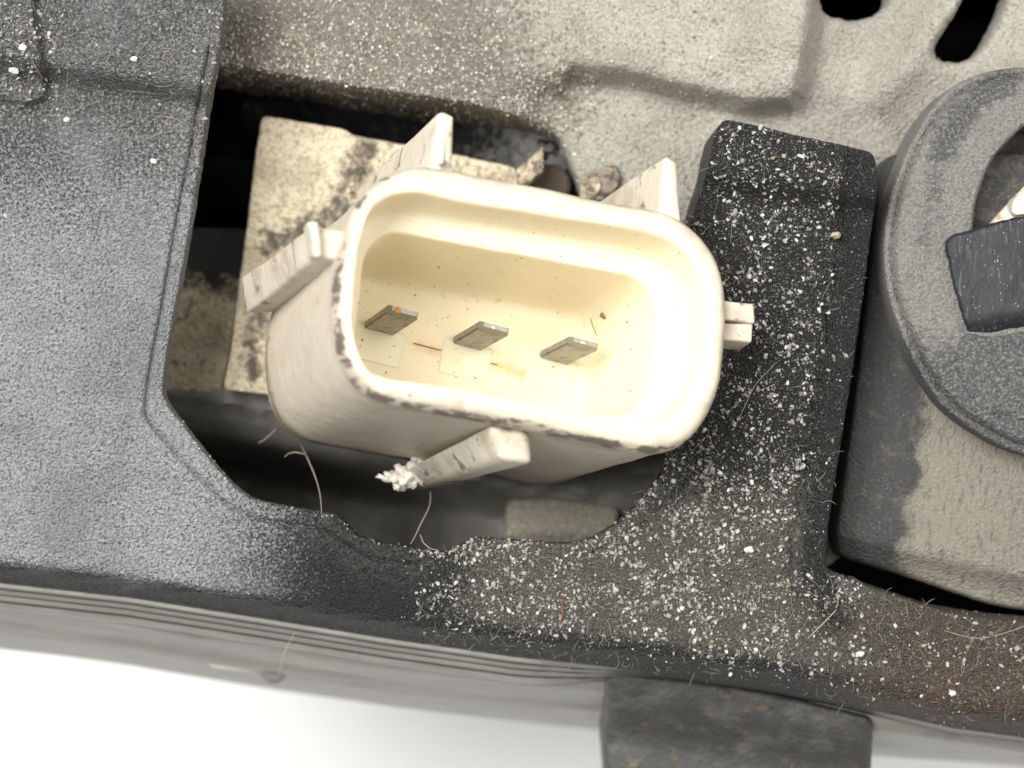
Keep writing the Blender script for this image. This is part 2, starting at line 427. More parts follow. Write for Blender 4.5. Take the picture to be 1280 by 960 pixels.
# ================================================================== THE BLACK PANEL
panel = empty('black_trim_panel', (-20, -12, -6), 'black grained plastic panel with a cutout framing the cream socket, gritty on its right half', 'trim panel')
panel_out = [(-90, 712), (0, 728), (160, 746), (320, 771), (480, 797), (640, 820), (760, 833), (860, 846), (950, 858), (1030, 873), (1110, 892), (1190, 910), (1280, 922), (1370, 930),
     (1370, 778), (1290, 779), (1240, 774), (1180, 765), (1130, 749), (1080, 731), (1046, 718), (1031, 708), (1036, 650), (1050, 560), (1068, 450), (1085, 320), (1098, 225), (1093, 190),
     (1000, 170), (905, 147), (893, 166), (882, 220), (868, 262), (852, 330), (838, 430), (836, 530), (832, 585), (812, 612), (780, 648), (756, 664), (735, 676), (700, 680), (640, 675), (590, 672), (562, 692), (530, 689), (500, 681), (470, 679),
     (440, 666), (428, 646), (400, 640), (350, 633), (312, 624), (290, 606), (262, 575), (240, 545), (215, 515), (203, 495), (208, 440), (222, 370), (237, 285), (252, 190),
     (265, 105), (276, 50), (281, 0), (284, -60), (-90, -60)]
groove = catmull([(262, 60), (248, 130), (238, 190), (222, 270), (205, 370), (190, 450), (182, 505), (186, 525), (204, 548), (232, 580), (258, 606), (285, 630), (315, 647), (360, 654), (402, 661), (430, 678), (462, 696), (520, 706)], False, 3.0)
blockR = np.array([(896, 120), (880, 200), (840, 300), (820, 600), (880, 640), (1000, 640), (1010, 700), (1040, 720), (1110, 230), (1100, 160)], float)
notch = np.array([(742, 690), (770, 676), (800, 656), (832, 628), (872, 585)], float)
tl_block = np.array([(-95, -80), (38, -80), (44, 20), (52, 80), (58, 122), (30, 132), (0, 122), (-95, 104)], float)
rail = np.array([(1088, 90), (1090, 170), (1090, 225), (1075, 330), (1058, 450), (1040, 560), (1026, 650), (1018, 705), (1030, 740), (1050, 770)], float)
bot_edge = np.array(panel_out[:14], float)
def panel_z(V):
    x, y = V[:, 0], V[:, 1]
    z = 0.0 * x
    # lower-left slab falls gently towards the front edge
    de = seg_dist(V, bot_edge, False)
    z -= 1.7 * (1 - sstep(de, 0, 30)) ** 1.6
    # step across the top left
    ys = y - 0.16 * (x - 60)
    z += 2.4 * (1 - sstep(ys, 74, 106)) * sstep(x, -200, -100)
    z += 0.8 * sstep(sdf(V, tl_block), -4, 4)
    # lowered lip round the cutout
    dg = seg_dist(V, groove, False)
    z -= 0.30 * np.exp(-(dg / 2.2) ** 2)
    lip = np.clip((groove[np.argmin(np.abs(groove[:, None, 1] - y[None]), axis=0), 0]), 0, 9999)
    z += 0.12 * np.exp(-((dg - 7) / 4) ** 2)
    # raised bracket on the right
    z += 1.1 * sstep(x, 780, 905) * (1 - sstep(y, 560, 760))
    # smooth rounded rail down the right edge of the bracket
    dr = seg_dist(V, rail, False)
    z += 0.35 * np.exp(-(dr / 9) ** 2) - 0.8 * np.exp(-((dr - 30) / 7) ** 2) * (x < np.interp(y, rail[:, 1], rail[:, 0]))
    # small ledge by the cutout corner
    dn = seg_dist(V, notch, False); z -= 0.35 * np.exp(-(dn / 3.5) ** 2)
    z += 0.05 * nz(V, 0.008, 4) + 0.02 * nz(V, 0.05, 8)
    return z
def panel_attr(V):
    x, y = V[:, 0], V[:, 1]
    de = seg_dist(V, bot_edge, False)
    right = sstep(x + (y - 700) * 0.15, 500, 640)
    dr = seg_dist(V, rail, False)
    grit = right * sstep(de, 18, 60) * (0.35 + 0.65 * sstep(dr, 12, 26)) 
    dust = 0.55 * (1 - sstep(y, 130, 330)) * (1 - right) + 0.35 * (1 - sstep(seg_dist(V, groove, False), 0, 60)) * (1 - right) + 0.02 * right
    sheen_dust = (1 - sstep(x + 0.25 * (y - 500), 260, 640)) * (0.62 + 0.3 * sstep(y, 120, 350)) * sstep(de, 8, 34)  # painted sheen and dust: strongest lower left, fading rightward and at the front edge
    rust = sstep(x, 1060, 1160) * sstep(y, 745, 800) * (1 - sstep(y, 885, 915))
    brown = sstep(x, 940, 1120) * sstep(y, 700, 770)
    return dict(grit=grit, olive=right * (0.4 + 0.6 * sstep(y, 560, 660)) * sstep(de, 12, 50) * (0.3 + 0.7 * sstep(dr, 12, 26)), dust=dust, sheen_dust=sheen_dust, rust=rust, brown=brown)
def line(a, b, n): return np.stack([np.linspace(a[0], b[0], n), np.linspace(a[1], b[1], n)], 1)
ysf = lambda x0, x1, yy: line((x0, yy + 0.16 * (x0 - 60)), (x1, yy + 0.16 * (x1 - 60)), 60)
plate('panel_face', panel_out, panel_z, lambda v: 1.3 + 6.0 * sstep(v[:, 0], 780, 850) * (1 - sstep(v[:, 1], 500, 600)) + 3.0 * sstep(v[:, 0], 1000, 1040) + 3.0 * (v[:, 1] > 700 + 0.15 * v[:, 0]), M['panel'], panel, bevel=(3.5, 0.22), spacing=9, cut=7,
      feats=[(groove, (-8, -5, -3, -1.2, 0, 1.2, 3, 5, 8)), (resample(rail, 4, False), (-30, -24, -18, -12, -6, 0, 5, 9)), (ysf(-60, 255, 72), (0,)), (ysf(-60, 255, 84), (0,)), (ysf(-60, 255, 100), (0,)), (ysf(-60, 255, 112), (0,)),
             (resample(tl_block, 4), (-4, -1.5, 1.5, 4)), (resample(notch, 4, False), (-5, -2, 0, 2, 5)), (resample(bot_edge, 6, False), (8, 14, 20, 26, 32, 40))],
      edge_noise=1.0, attrs_f=panel_attr)

# ribbed front edge of the panel and the smoky lens rim below it
def strip(name, edge, profile, mat, parent, step=6, fade=False):
    e = resample(np.array(edge, float), step, False)
    t = np.gradient(e, axis=0); nn = np.stack([-t[:, 1], t[:, 0]], 1); nn /= np.linalg.norm(nn, axis=1, keepdims=True)
    if nn[:, 1].mean() < 0: nn = -nn
    rows = []
    for d, z in profile:
        wob = 0.5 * nz(e, 0.02, z + 3)
        rows.append(U(e[:, 0] + nn[:, 0] * d, e[:, 1] + nn[:, 1] * d + wob * min(1, abs(d) / 10), z))
    n = len(e); V = np.vstack(rows); F = []; at = None
    if fade:
        f = sstep(e[:, 0], 640, 860)
        flat = np.interp([p[0] for p in profile], [-14, 1, 33], [-2.6, -2.6, -7.5])
        for r, (d, z) in enumerate(profile):
            k = z * (1 - f) + flat[r] * f
            dd = d * (1 - 0.75 * f) if d > 0 else d * (1 + 0 * f)
            V[r * n:(r + 1) * n] = U(e[:, 0] + nn[:, 0] * dd, e[:, 1] + nn[:, 1] * dd, k)
        at = dict(black=np.concatenate([np.clip(f * 1.0 + (0.75 if d in (7, 8, 15, 23) else 0.0), 0, 1) for d, z in profile]), groove=np.tile(0.3 + 0 * f, len(profile)))
    for r in range(len(profile) - 1):
        for i in range(n - 1): F.append((r * n + i, r * n + i + 1, (r + 1) * n + i + 1, (r + 1) * n + i))
    return mesh_obj(name, V, F, mat, parent, angle=35, attrs=at)
low_edge = [(-100, 711)] + panel_out[1:13] + [(1380, 932)]
wall_prof = [(-14, -2.4), (-4, -2.6), (1, -2.2), (5, -2.3), (7, -2.7), (8, -3.6), (11, -3.5), (14, -3.7), (15, -4.6), (18, -4.5), (22, -4.8), (23, -5.8), (27, -5.6), (31, -6.0), (33, -7.0)]
strip('ribbed_edge', low_edge, wall_prof, M['rimwall'], panel, fade=True)
lens = empty('lens_rim', (-10, -20, -26), 'smoky grey blurred plastic lens rim curving under the black panel, above the white table', 'lens rim')
def rim_edge(d0, d1):
    xs = [-120, 0, 160, 320, 480, 640, 760, 900, 1090, 1280, 1400]
    top = [702, 752, 778, 806, 832, 852, 862, 876, 912, 940, 950]
    low = [790, 812, 832, 857, 882, 902, 914, 928, 944, 958, 966]
    return xs, top, low
xs, top_, low_ = rim_edge(0, 0)
X = np.arange(-120, 1401, 10.0); T = np.interp(X, xs, top_); Lo = np.interp(X, xs, low_)
rows = []
for f, z in ((-0.8, -6.4), (-0.3, -6.8), (0.0, -7.4), (0.12, -8.6), (0.3, -11), (0.38, -12.4), (0.5, -13), (0.72, -16), (0.9, -20), (0.97, -23), (1.0, -27), (0.97, -32), (0.8, -38)):
    rows.append(U(X, T + (Lo - T) * f + 1.5 * np.sin(X / 90 + z), z))
n = len(X); V = np.vstack(rows)
F = [(r * n + i, r * n + i + 1, (r + 1) * n + i + 1, (r + 1) * n + i) for r in range(len(rows) - 1) for i in range(n - 1)]
mesh_obj('rim_wall', V, F, M['rimwall'], lens, angle=60)
# moulded clips on the rim
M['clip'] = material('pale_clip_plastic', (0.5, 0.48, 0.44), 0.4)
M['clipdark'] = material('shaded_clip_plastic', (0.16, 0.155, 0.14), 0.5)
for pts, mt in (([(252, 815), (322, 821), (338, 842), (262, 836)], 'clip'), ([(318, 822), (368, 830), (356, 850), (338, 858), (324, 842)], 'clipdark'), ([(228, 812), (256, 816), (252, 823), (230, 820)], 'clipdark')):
    plate('rim_clip', pts, lambda V: -15.0 + 0 * V[:, 0], 4.0, M[mt], lens, bevel=(3, 0.5), spacing=9)
plate('mounting_tab', [(757, 838), (860, 848), (960, 864), (1092, 896), (1086, 1010), (760, 1010), (754, 930)],
      lambda V: -5.6 - 5.0 * sstep(V[:, 1] - 0.16 * (V[:, 0] - 757), 840, 930) + 0.3 * nz(V, 0.02, 2), 7.0, M['foot'], panel, bevel=(9, 1.0), spacing=16, edge_noise=1.0)

# ================================================================== THE LAMP HOUSING (behind the panel)
housing = empty('lamp_housing', (20, 18, -30), 'dusty grey moulded lamp housing with raised blocks and two dark slots, along the top', 'lamp housing')
hous_out = [(190, -70), (190, 60), (232, 74), (274, 83), (330, 92), (430, 113), (500, 124), (560, 132), (610, 142), (660, 156), (700, 172), (700, 182), (712, 205), (726, 240), (740, 275), (760, 330), (870, 420), (880, 640), (1020, 720),
            (1120, 640), (1400, 640), (1400, -70)]
slot1 = [(1022, -30), (1116, -30), (1110, 4), (1092, 21), (1068, 27), (1046, 23), (1026, 16)]
slot2 = [(1214, -30), (1268, -30), (1254, 10), (1232, 54), (1216, 72), (1196, 80), (1172, 76), (1165, 60), (1184, 34), (1202, 4)]
b1 = np.array([(200, -200), (720, -200), (718, 60), (712, 104), (720, 130), (722, 160), (700, 168), (560, 136), (430, 118), (200, 80)], float)
b2 = np.array([(694, -200), (1034, -200), (1020, 40), (1004, 118), (990, 134), (940, 138), (880, 124), (780, 100), (704, 92), (690, 60)], float)
rid = np.array([(1265, -60), (1215, -20), (1160, 45), (1125, 95), (1100, 120)], float)
def hous_z(V):
    x, y = V[:, 0], V[:, 1]
    z = -7.5 + 0 * x
    s1 = sstep(sdf(V, b1), -2, 14) * (1 - sstep(x, 610, 715) * sstep(y, 80, 130)); s2 = sstep(sdf(V, b2), -16, 20)
    z = z + 3.2 * (1 - (1 - s1) * (1 - s2))
    dr = seg_dist(V, rid, False); z += 1.5 * np.exp(-((dr) / 26) ** 2)
    z += 1.3 * np.exp(-(np.hypot(x - 1000, y - 60) / 70) ** 2)
    z += 1.2 * sstep(x, 1100, 1260) * (y < 200)
    z += 0.35 * nz(V, 0.02, 5) + 0.16 * nz(V, 0.06, 2) + 0.10 * nz(V, 0.18, 6)
    return z
def hous_attr(V):
    x, y = V[:, 0], V[:, 1]
    return dict(coarse=(1 - sstep(x, 560, 800)) * 1.0 + 0.3 * np.exp(-(np.hypot(x - 720, y - 120) / 60) ** 2))
plate('housing_shell', hous_out, hous_z, 12.0, M['housing'], housing, bevel=(9, 0.9), spacing=8, holes=[slot1, slot2], edge_noise=2.0, cut=10,
      feats=[(resample(b1, 4), (-3, 0, 3, 6, 9, 12)), (resample(b2, 4), (-10, -6, -2, 2, 6, 10, 14))], attrs_f=hous_attr, hole_depth=2.5)
# deep floor and walls of the pocket, closed in by an added unseen light skirt
def darkattr(fn):
    return lambda V: dict(dust=fn(V))
plate('pocket_floor', [(60, -160), (1560, -160), (1560, 960), (1000, 905), (560, 850), (60, 780)], lambda V: -44.0 + 0 * V[:, 0], 2.0, M['dark'], housing, spacing=60, bevel=(4, 0.2),
      attrs_f=darkattr(lambda V: 0 * V[:, 0]))
pw_ = [(150, -85), (150, 640), (300, 722), (600, 770), (1000, 830), (1400, 860), (1400, -85)]
pv = [tuple(U(x, y, -2.9 if y > 0 and x < 1300 else -9)) for x, y in pw_]; pv2 = [(x, y, -46.0) for x, y, z in pv]; m_ = len(pv)
mesh_obj('pocket_light_skirt', pv + pv2, [(i, (i + 1) % m_, m_ + (i + 1) % m_, m_ + i) for i in range(m_)], M['dark'], housing, smooth=False, attrs=dict(dust=np.zeros(2 * m_)))  # unseen walls added to keep stray light out of the pocket
plate('pocket_wall', [(225, 196), (330, 196), (330, 300), (225, 300)], lambda V: -24.0 - 0.02 * (V[:, 1] - 196), 3.0, M['dark'], housing, spacing=20, bevel=(4, 0.5),
      attrs_f=darkattr(lambda V: 0.05 + 0 * V[:, 0]))
plate('pocket_wall', [(300, 118), (430, 128), (560, 140), (700, 160), (720, 240), (600, 260), (480, 240), (400, 200), (300, 170)],
      lambda V: -17.0 + 5.5 * sstep(V[:, 0], 520, 680) - 2 * sstep(V[:, 1], 130, 190) * (V[:, 0] < 560), 5.0, M['dark'], housing, spacing=12, bevel=(5, 0.5),
      attrs_f=darkattr(lambda V: 0.26 + 0.5 * sstep(V[:, 0], 540, 700)))
# curved grey wall that drops away below the socket
def low_z(V):
    ys = V[:, 1] - 0.17 * (V[:, 0] - 205)
    z = -11.0 - 1.0 * sstep(ys, 490, 500) - 2.5 * sstep(ys, 500, 545) - 21 * sstep(ys, 530, 585) 
    return z + 17 * sstep(V[:, 0], 470, 640) * sstep(ys, 520, 590)
plate('lower_wall', [(180, 480), (300, 484), (420, 500), (560, 540), (680, 570), (840, 560), (846, 600), (790, 660), (700, 700), (560, 710), (400, 700), (240, 640)], low_z, 3.0, M['wall'], housing, spacing=8,
      bevel=(3, 0.3), attrs_f=darkattr(lambda V: 0.62 * (1 - sstep(V[:, 1] - 0.17 * (V[:, 0] - 205), 505, 590)) + 0.75 * sstep(V[:, 0], 450, 600) * (1 - sstep(V[:, 1], 640, 690))))
plate('ledge_block', [(632, 622), (700, 622), (774, 632), (776, 650), (740, 690), (700, 700), (630, 690)], lambda V: -12.5 - 1.0 * sstep(V[:, 1], 668, 680) + 0.1 * nz(V, 0.1, 3), 5.0, M['ledge'], housing, spacing=8, bevel=(7, 0.7), edge_noise=0.8)
plate('ledge_bar', [(600, 596), (700, 606), (790, 590), (850, 575), (840, 606), (800, 640), (776, 634), (700, 620), (632, 622), (600, 612)], lambda V: -14.0 + 0.1 * nz(V, 0.1, 3), 5.0, M['ledge'], housing, spacing=10, bevel=(6, 0.8), edge_noise=0.8)

# ================================================================== DUSTY BOX AND RUBBER CAP ON THE RIGHT
box = empty('control_box', (28, -10, -12), 'dusty black plastic box with a rounded front edge, right of the narrow dark gap', 'plastic box')
box_out = [(1104, 196), (1140, 190), (1420, 190), (1420, 790), (1300, 766), (1240, 757), (1180, 737), (1110, 714), (1060, 700), (1042, 692), (1044, 660), (1058, 560), (1074, 440), (1084, 350), (1094, 250)]
facet = np.array([(1155, 430), (1150, 500), (1143, 560), (1136, 640), (1122, 690)], float)
def box_z(V):
    x, y = V[:, 0], V[:, 1]
    yb = y - 0.22 * (x - 1042)
    z = -2.6 - 0.9 * (1 - sstep(x + 0.13 * (y - 500), 1060, 1150)) 
    z = z - 1.6 * sstep(yb, 655, 705) + 0.25 * np.exp(-((yb - 668) / 5) ** 2)
    z += 0.07 * nz(V, 0.03, 3)
    return z
def box_attr(V):
    x, y = V[:, 0], V[:, 1]
    fx = np.interp(y, facet[:, 1], facet[:, 0])
    return dict(dust=(sstep(x + 18 * nz(V, 0.03, 2), fx - 16, fx + 22) * (0.7 + 0.3 * np.exp(-((x - fx - 40) / 90) ** 2)) + 0.12) * (0.4 + 0.6 * sstep(y, 420, 480)) )
plate('box_body', box_out, box_z, 12.0, M['box'], box, bevel=(7, 0.9), spacing=8, edge_noise=0.8, attrs_f=box_attr)

cap = empty('rubber_cap', (33, 8, -4), 'round dusty grey rubber cap with a thick flange, at the right edge', 'rubber cap')
cap_out = [(1280, 84), (1235, 90), (1193, 107), (1165, 134), (1141, 172), (1122, 215), (1110, 255), (1104, 300), (1105, 342), (1113, 382), (1129, 425), (1151, 470), (1182, 512), (1232, 548), (1278, 568), (1330, 575), (1420, 560), (1490, 450), (1500, 300), (1470, 170), (1400, 100), (1340, 84)]
cap_hole = [(1290, 154), (1264, 172), (1240, 200), (1226, 232), (1218, 262), (1216, 300), (1222, 340), (1260, 380), (1330, 400), (1400, 360), (1420, 280), (1390, 190), (1340, 156)]
def cap_z(V):
    d = sdf(V, capo); 
    z = 0.2 + 0.5 * sstep(d, 8, 22) - 0.28 * np.exp(-((d - 11) / 2.5) ** 2)
    return z + 0.08 * nz(V, 0.04, 7)
capo = catmull(cap_out, True, 6)
def cap_attr(V):
    x, y = V[:, 0], V[:, 1]
    blue = np.exp(-(seg_dist(V, np.array([(1262, 98), (1215, 125), (1185, 170), (1165, 230), (1160, 300)], float), False) / 22) ** 2)
    return dict(dust=np.clip(0.85 - 0.8 * blue * (0.5 + 0.5 * (y < 200)) - 0.75 * sstep(y, 380, 470), 0, 1))
plate('flange', cap_out, cap_z, 4.5, M['cap'], cap, bevel=(5, 0.5), spacing=8, holes=[cap_hole], smooth=True, attrs_f=cap_attr,
      feats=[(offset(capo, f), (0,)) for f in (6, 9, 11, 13, 16, 20)], hole_depth=8)
plate('inner_wall', [(p[0] + (1310 - p[0]) * -0.03, p[1]) for p in cap_hole], lambda V: -6.5 + 0.2 * nz(V, 0.1, 3), 1.0, M['strap'], cap, smooth=True, spacing=12)
plate('strap', [(1178, 297), (1216, 286), (1262, 273), (1300, 266), (1380, 250), (1380, 400), (1300, 404), (1240, 417), (1212, 424), (1204, 400), (1190, 350)],
      lambda V: 1.35 + 0.4 * sstep(V[:, 0], 1215, 1260) - 0.8 * sstep(V[:, 1] + 0.2 * (V[:, 0] - 1200), 405, 425) + 0.12 * nz(V, 0.05, 4), 2.6, M['strap'], cap, bevel=(5, 0.6), spacing=8, edge_noise=1.6)
plate('strap_foot', [(1200, 412), (1240, 420), (1300, 408), (1380, 400), (1380, 520), (1300, 530), (1240, 524), (1210, 500), (1190, 455)],
      lambda V: 0.95 - 0.15 * np.exp(-((np.hypot(V[:, 0] - 1262, V[:, 1] - 478) - 42) / 4) ** 2) + 0 * V[:, 0], 1.5, M['cap'], cap, bevel=(9, 0.7), spacing=6, edge_noise=1.0,
      attrs_f=lambda V: dict(dust=0.15 + 0 * V[:, 0]))
holder = empty('bulb_holder', (31, 11, -3), 'stained white plastic holder just showing between the cap ring and the black strap', 'bulb holder')
plate('holder_body', [(1228, 290), (1240, 272), (1262, 248), (1284, 222), (1330, 190), (1370, 220), (1370, 300), (1230, 310)],
      lambda V: -3.0 + 1.0 * sstep(V[:, 1] + V[:, 0], 1500, 1530), 3.0, M['holder'], holder, bevel=(4, 0.5), spacing=7)
plate('holder_rib', [(1262, 262), (1268, 246), (1282, 240), (1300, 250), (1300, 262), (1270, 272)],
      lambda V: -0.9 + 0 * V[:, 0], 2.0, M['holder'], holder, bevel=(2, 0.3), spacing=7)

# ================================================================== THE SOCKET
ax = Vector((0.345, 0.165, 1.0)).normalized()
C0 = Vector(U(663, 388, 12.0))
u0 = Vector((math.cos(math.radians(-10.6)), math.sin(math.radians(-10.6)), 0))
u0 = (u0 - ax * u0.dot(ax)).normalized(); v0 = ax.cross(u0)
R = Matrix((u0, v0, ax)).transposed()
MW = Matrix.Translation(C0 * MM) @ R.to_4x4()
sock = empty('three_pin_socket', (0, 0, 0), 'grubby cream plastic socket with three metal blades, standing up in the panel cutout', 'electrical socket', mat=MW)
def Lc(px, py, t):
    """photo pixel -> socket frame (u, v, -t) on the cross-section t mm below the rim"""
    cam_p = np.array([0, 0, D]); d = np.array([(px - 640) * SC, (480 - py) * SC, -D])
    a = np.array(ax); c = np.array(C0)
    s = (-t - a.dot(cam_p - c)) / a.dot(d)
    w = cam_p + s * d - c
    return np.array([w.dot(np.array(u0)), w.dot(np.array(v0)), -t])
def lines(pts, t, n=200):
    Q = np.array([Lc(x, y, t)[:2] for x, y in pts])
    P = catmull(Q, True, 0.1)
    c = (P.min(0) + P.max(0)) / 2
    k = np.argmax(((P - c) @ np.array([0, 1.0])) - 3 * np.abs(P[:, 0] - c[0] + 0))
    P = np.roll(P, -k, 0)
    return resample(P, 1, True, n)
outer = lines([(545, 208), (580, 215), (660, 230), (740, 246), (795, 257), (838, 267), (870, 288), (894, 320), (906, 360), (909, 400), (907, 440), (900, 487), (885, 522), (862, 550), (835, 564), (800, 566), (742, 554), (700, 545), (650, 535), (590, 524), (542, 515), (495, 506), (465, 494), (440, 472), (424, 440), (417, 400), (417, 370), (421, 330), (431, 290), (442, 258), (460, 234), (485, 217), (515, 208)], 0.5)
inner = lines([(530, 243), (580, 254), (680, 270), (780, 286), (830, 299), (858, 320), (875, 350), (881, 385), (880, 420), (873, 465), (862, 495), (845, 515), (815, 527), (775, 527), (725, 518), (655, 503), (580, 490), (530, 481), (480, 472), (455, 459), (443, 440), (440, 405), (443, 365), (447, 320), (453, 282), (465, 262), (480, 250), (500, 244)], 0.3)
OD = 3.8
openg = lines([(555, 301), (580, 306), (680, 324), (775, 342), (800, 352), (816, 372), (820, 400), (816, 440), (810, 475), (798, 504), (774, 519), (725, 513), (655, 499), (600, 489), (530, 478), (480, 470), (455, 455), (444, 438), (446, 405), (451, 365), (453, 335), (458, 317), (468, 302), (485, 292), (510, 292)], OD)
n = len(outer)
prof = []      # outline, depth, inner, edge, outer, low
def row(P, t, inn, edge, out, low): prof.append((P, t, inn, edge, out, low))
BASE = 20.5
for t in (BASE, 19.6, 19.2, 17.5, 15, 12, 9, 6, 4, 2.4, 1.6):
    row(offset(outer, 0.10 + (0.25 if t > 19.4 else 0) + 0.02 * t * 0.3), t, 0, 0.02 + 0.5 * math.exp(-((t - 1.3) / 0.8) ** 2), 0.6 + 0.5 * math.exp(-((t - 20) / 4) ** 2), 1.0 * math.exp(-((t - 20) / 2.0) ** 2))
row(offset(outer, 0.02), 1.1, 0, 0.8, 0.4, 0)
row(offset(outer, 0.08), 0.65, 0, 1, 0.3, 0)
row(offset(outer, 0.25), 0.3, 0.1, 1, 0.2, 0)
row(offset(outer, 0.50), 0.1, 0.2, 0.45, 0.1, 0)
row(offset(outer, 0.80), 0.0, 0.35, 0.3, 0, 0)
row(offset(inner, -0.22), 0.0, 0.65, 0.05, 0, 0)
row(offset(inner, -0.06), 0.10, 0.9, 0, 0, 0)
row(inner, 0.4, 1, 0, 0, 0)
row(offset(inner, 0.06), 1.0, 1, 0, 0, 0)
mid = inner * 0.5 + openg * 0.5
row(inner * 0.97 + openg * 0.03, 2.4, 1, 0, 0, 0)
row(inner * 0.93 + openg * 0.07, 3.2, 1, 0, 0, 0)
row(inner * 0.84 + openg * 0.16, 3.6, 1, 0, 0, 0)
row(inner * 0.6 + openg * 0.4, OD - 0.08, 1, 0, 0, 0)
row(offset(openg, -0.14), OD - 0.02, 1, 0, 0, 0)
row(offset(openg, -0.03), OD + 0.1, 1, 0, 0, 0)
row(openg, OD + 0.35, 1, 0, 0, 0)
FT = 14.2
for t in (5, 7, 9, 11, 12.6): row(offset(openg, 0.03 * (t - 3)), t, 1, 0, 0, 0)
row(offset(openg, 0.36), FT - 0.4, 1, 0, 0, 0.3)
row(offset(openg, 0.55), FT - 0.06, 1, 0, 0, 0.38)
row(offset(openg, 0.9), FT, 1, 0, 0, 0.25)
V = []; A = {k: [] for k in ('inner', 'edge', 'outer', 'low', 'stain')}
for P, t, i_, e_, o_, l_ in prof:
    w = nz(P, 0.35, 2 + t * 0.11) * (0.05 if i_ > 0.9 else 0.09)
    Q = P + (P - offset(P, 1)) * w[:, None]
    zz = -t + (0.05 * nz(P, 0.5, 3) + 0.03 * nz(P, 2.0, 5) if t < 2.0 else 0 * w)
    V.append(np.stack([Q[:, 0], Q[:, 1], zz], 1))
    m = len(P)
    # wear is heavier along the lower and left sides of the rim
    side = np.clip(0.55 - 0.11 * P[:, 1] - 0.03 * P[:, 0], 0.74, 1)
    A['inner'] += [i_] * m; A['edge'] += list(e_ * side); A['outer'] += [o_] * m; A['low'] += [l_] * m; A['stain'] += [0] * m
F = []
for r in range(len(prof) - 1):
    for i in range(n):
        j = (i + 1) % n; F.append((r * n + i, r * n + j, (r + 1) * n + j, (r + 1) * n + i))
# cavity floor: shrinking rings
P = prof[-1][0]; c = P.mean(0); base_i = (len(prof) - 1) * n; cnt = len(prof) * n
pins_px = [(470, 416), (580, 435), (689, 455)]
for k in range(1, 9):
    f = 1 - k / 8.0
    Q = c * [1, 1] + (P - c) * [0.35 + 0.65 * f if k < 8 else 0.35, f] if k < 8 else c + (P - c) * [0.35, 0.01]
    V.append(np.stack([Q[:, 0], Q[:, 1], 0 * Q[:, 0] - FT], 1))
    for i in range(n):
        j = (i + 1) % n; F.append((base_i + i, base_i + j, cnt + j, cnt + i))
    st = np.zeros(n)
    A['inner'] += [1] * n; A['edge'] += [0] * n; A['outer'] += [0] * n; A['low'] += [0] * n; A['stain'] += list(0.9 * np.exp(-((Q[:, 1] + 0.2) / 0.6) ** 2) * (Q[:, 0] > -3))
    base_i = cnt; cnt += n
shell = mesh_obj('shell', np.vstack(V), F, M['cream'], sock, attrs=A, local=True, angle=60)

def hull(name, near, far, mat, parent=sock, bevel=0.36, sub=3, rough=0.09, seed=1.0, segs=3):
    """a solid between two quads given in the socket frame, bevelled and slightly uneven"""
    bm = bmesh.new()
    a = [bm.verts.new(p) for p in near]; b = [bm.verts.new(p) for p in far]
    bm.faces.new(a); bm.faces.new(b[::-1])
    for i in range(4): bm.faces.new((a[i], b[i], b[(i + 1) % 4], a[(i + 1) % 4]))
    bmesh.ops.recalc_face_normals(bm, faces=bm.faces)
    if bevel: bmesh.ops.bevel(bm, geom=list(bm.edges), offset=bevel, segments=segs, profile=0.6, affect='EDGES')
    if sub:
        long = [e for e in bm.edges if e.calc_length() > 1.0]
        bmesh.ops.subdivide_edges(bm, edges=long, cuts=sub, use_grid_fill=True)
    for v in bm.verts:
        k = mnoise.noise_vector(v.co * 0.9 + Vector((seed, 0, 0))) * rough + mnoise.noise_vector(v.co * 3 + Vector((0, seed, 0))) * rough * 0.5
        v.co += k
    bmesh.ops.triangulate(bm, faces=[f for f in bm.faces if len(f.verts) > 4])
    vs = [tuple(v.co) for v in bm.verts]; bm.verts.index_update()
    fs = [tuple(v.index for v in f.verts) for f in bm.faces]; bm.free()
    return mesh_obj(name, vs, fs, mat, parent, local=True, angle=40)
def quad(pts, t): return [tuple(Lc(x, y, t if not isinstance(t, (list, tuple)) else t[i])) for i, (x, y) in enumerate(pts)]
# guide ribs round the outside
hull('guide_rib', quad([(550, 138), (568, 144), (566, 222), (536, 216)], 0.6), quad([(446, 236), (464, 240), (466, 290), (440, 285)], 19.5), M['rib'], seed=2)
hull('guide_rib', quad([(552, 150), (560, 148), (555, 205), (548, 205)], [0.9, .9, .3, .3]), quad([(545, 170), (552, 170), (550, 205), (543, 205)], 3), M['rib'], bevel=0.1, sub=0, seed=5)
hull('guide_rib', quad([(831, 194), (847, 202), (852, 278), (824, 275)], 0.6), quad([(690, 290), (708, 290), (708, 350), (690, 345)], 19.5), M['rib'], seed=3)
hull('guide_rib', quad([(388, 284), (446, 290), (446, 330), (397, 322)], 1.6), quad([(302, 346), (372, 352), (372, 392), (308, 392)], 18.5), M['rib'], seed=4, bevel=0.3)
hull('guide_rib', quad([(386, 276), (398, 276), (404, 322), (394, 322)], 1.0), quad([(378, 284), (388, 284), (394, 326), (386, 326)], 3.0), M['rib'], seed=4.4, bevel=0.2, sub=1)
hull('guide_rib', quad([(611, 530), (664, 540), (667, 580), (625, 574)], 1.6), quad([(497, 590), (556, 586), (562, 606), (520, 614)], [19, 19, 21, 21]), M['rib'], seed=6, bevel=0.55)
hull('key_tab', quad([(898, 373), (943, 380), (944, 404), (898, 399)], 1.0), quad([(884, 380), (927, 387), (928, 412), (884, 408)], 3.6), M['rib'], seed=7, bevel=0.15, sub=1)
hull('key_tab', quad([(898, 403), (942, 404), (941, 428), (898, 425)], 1.3), quad([(884, 412), (926, 415), (925, 438), (884, 436)], 3.9), M['rib'], seed=8, bevel=0.15, sub=1)
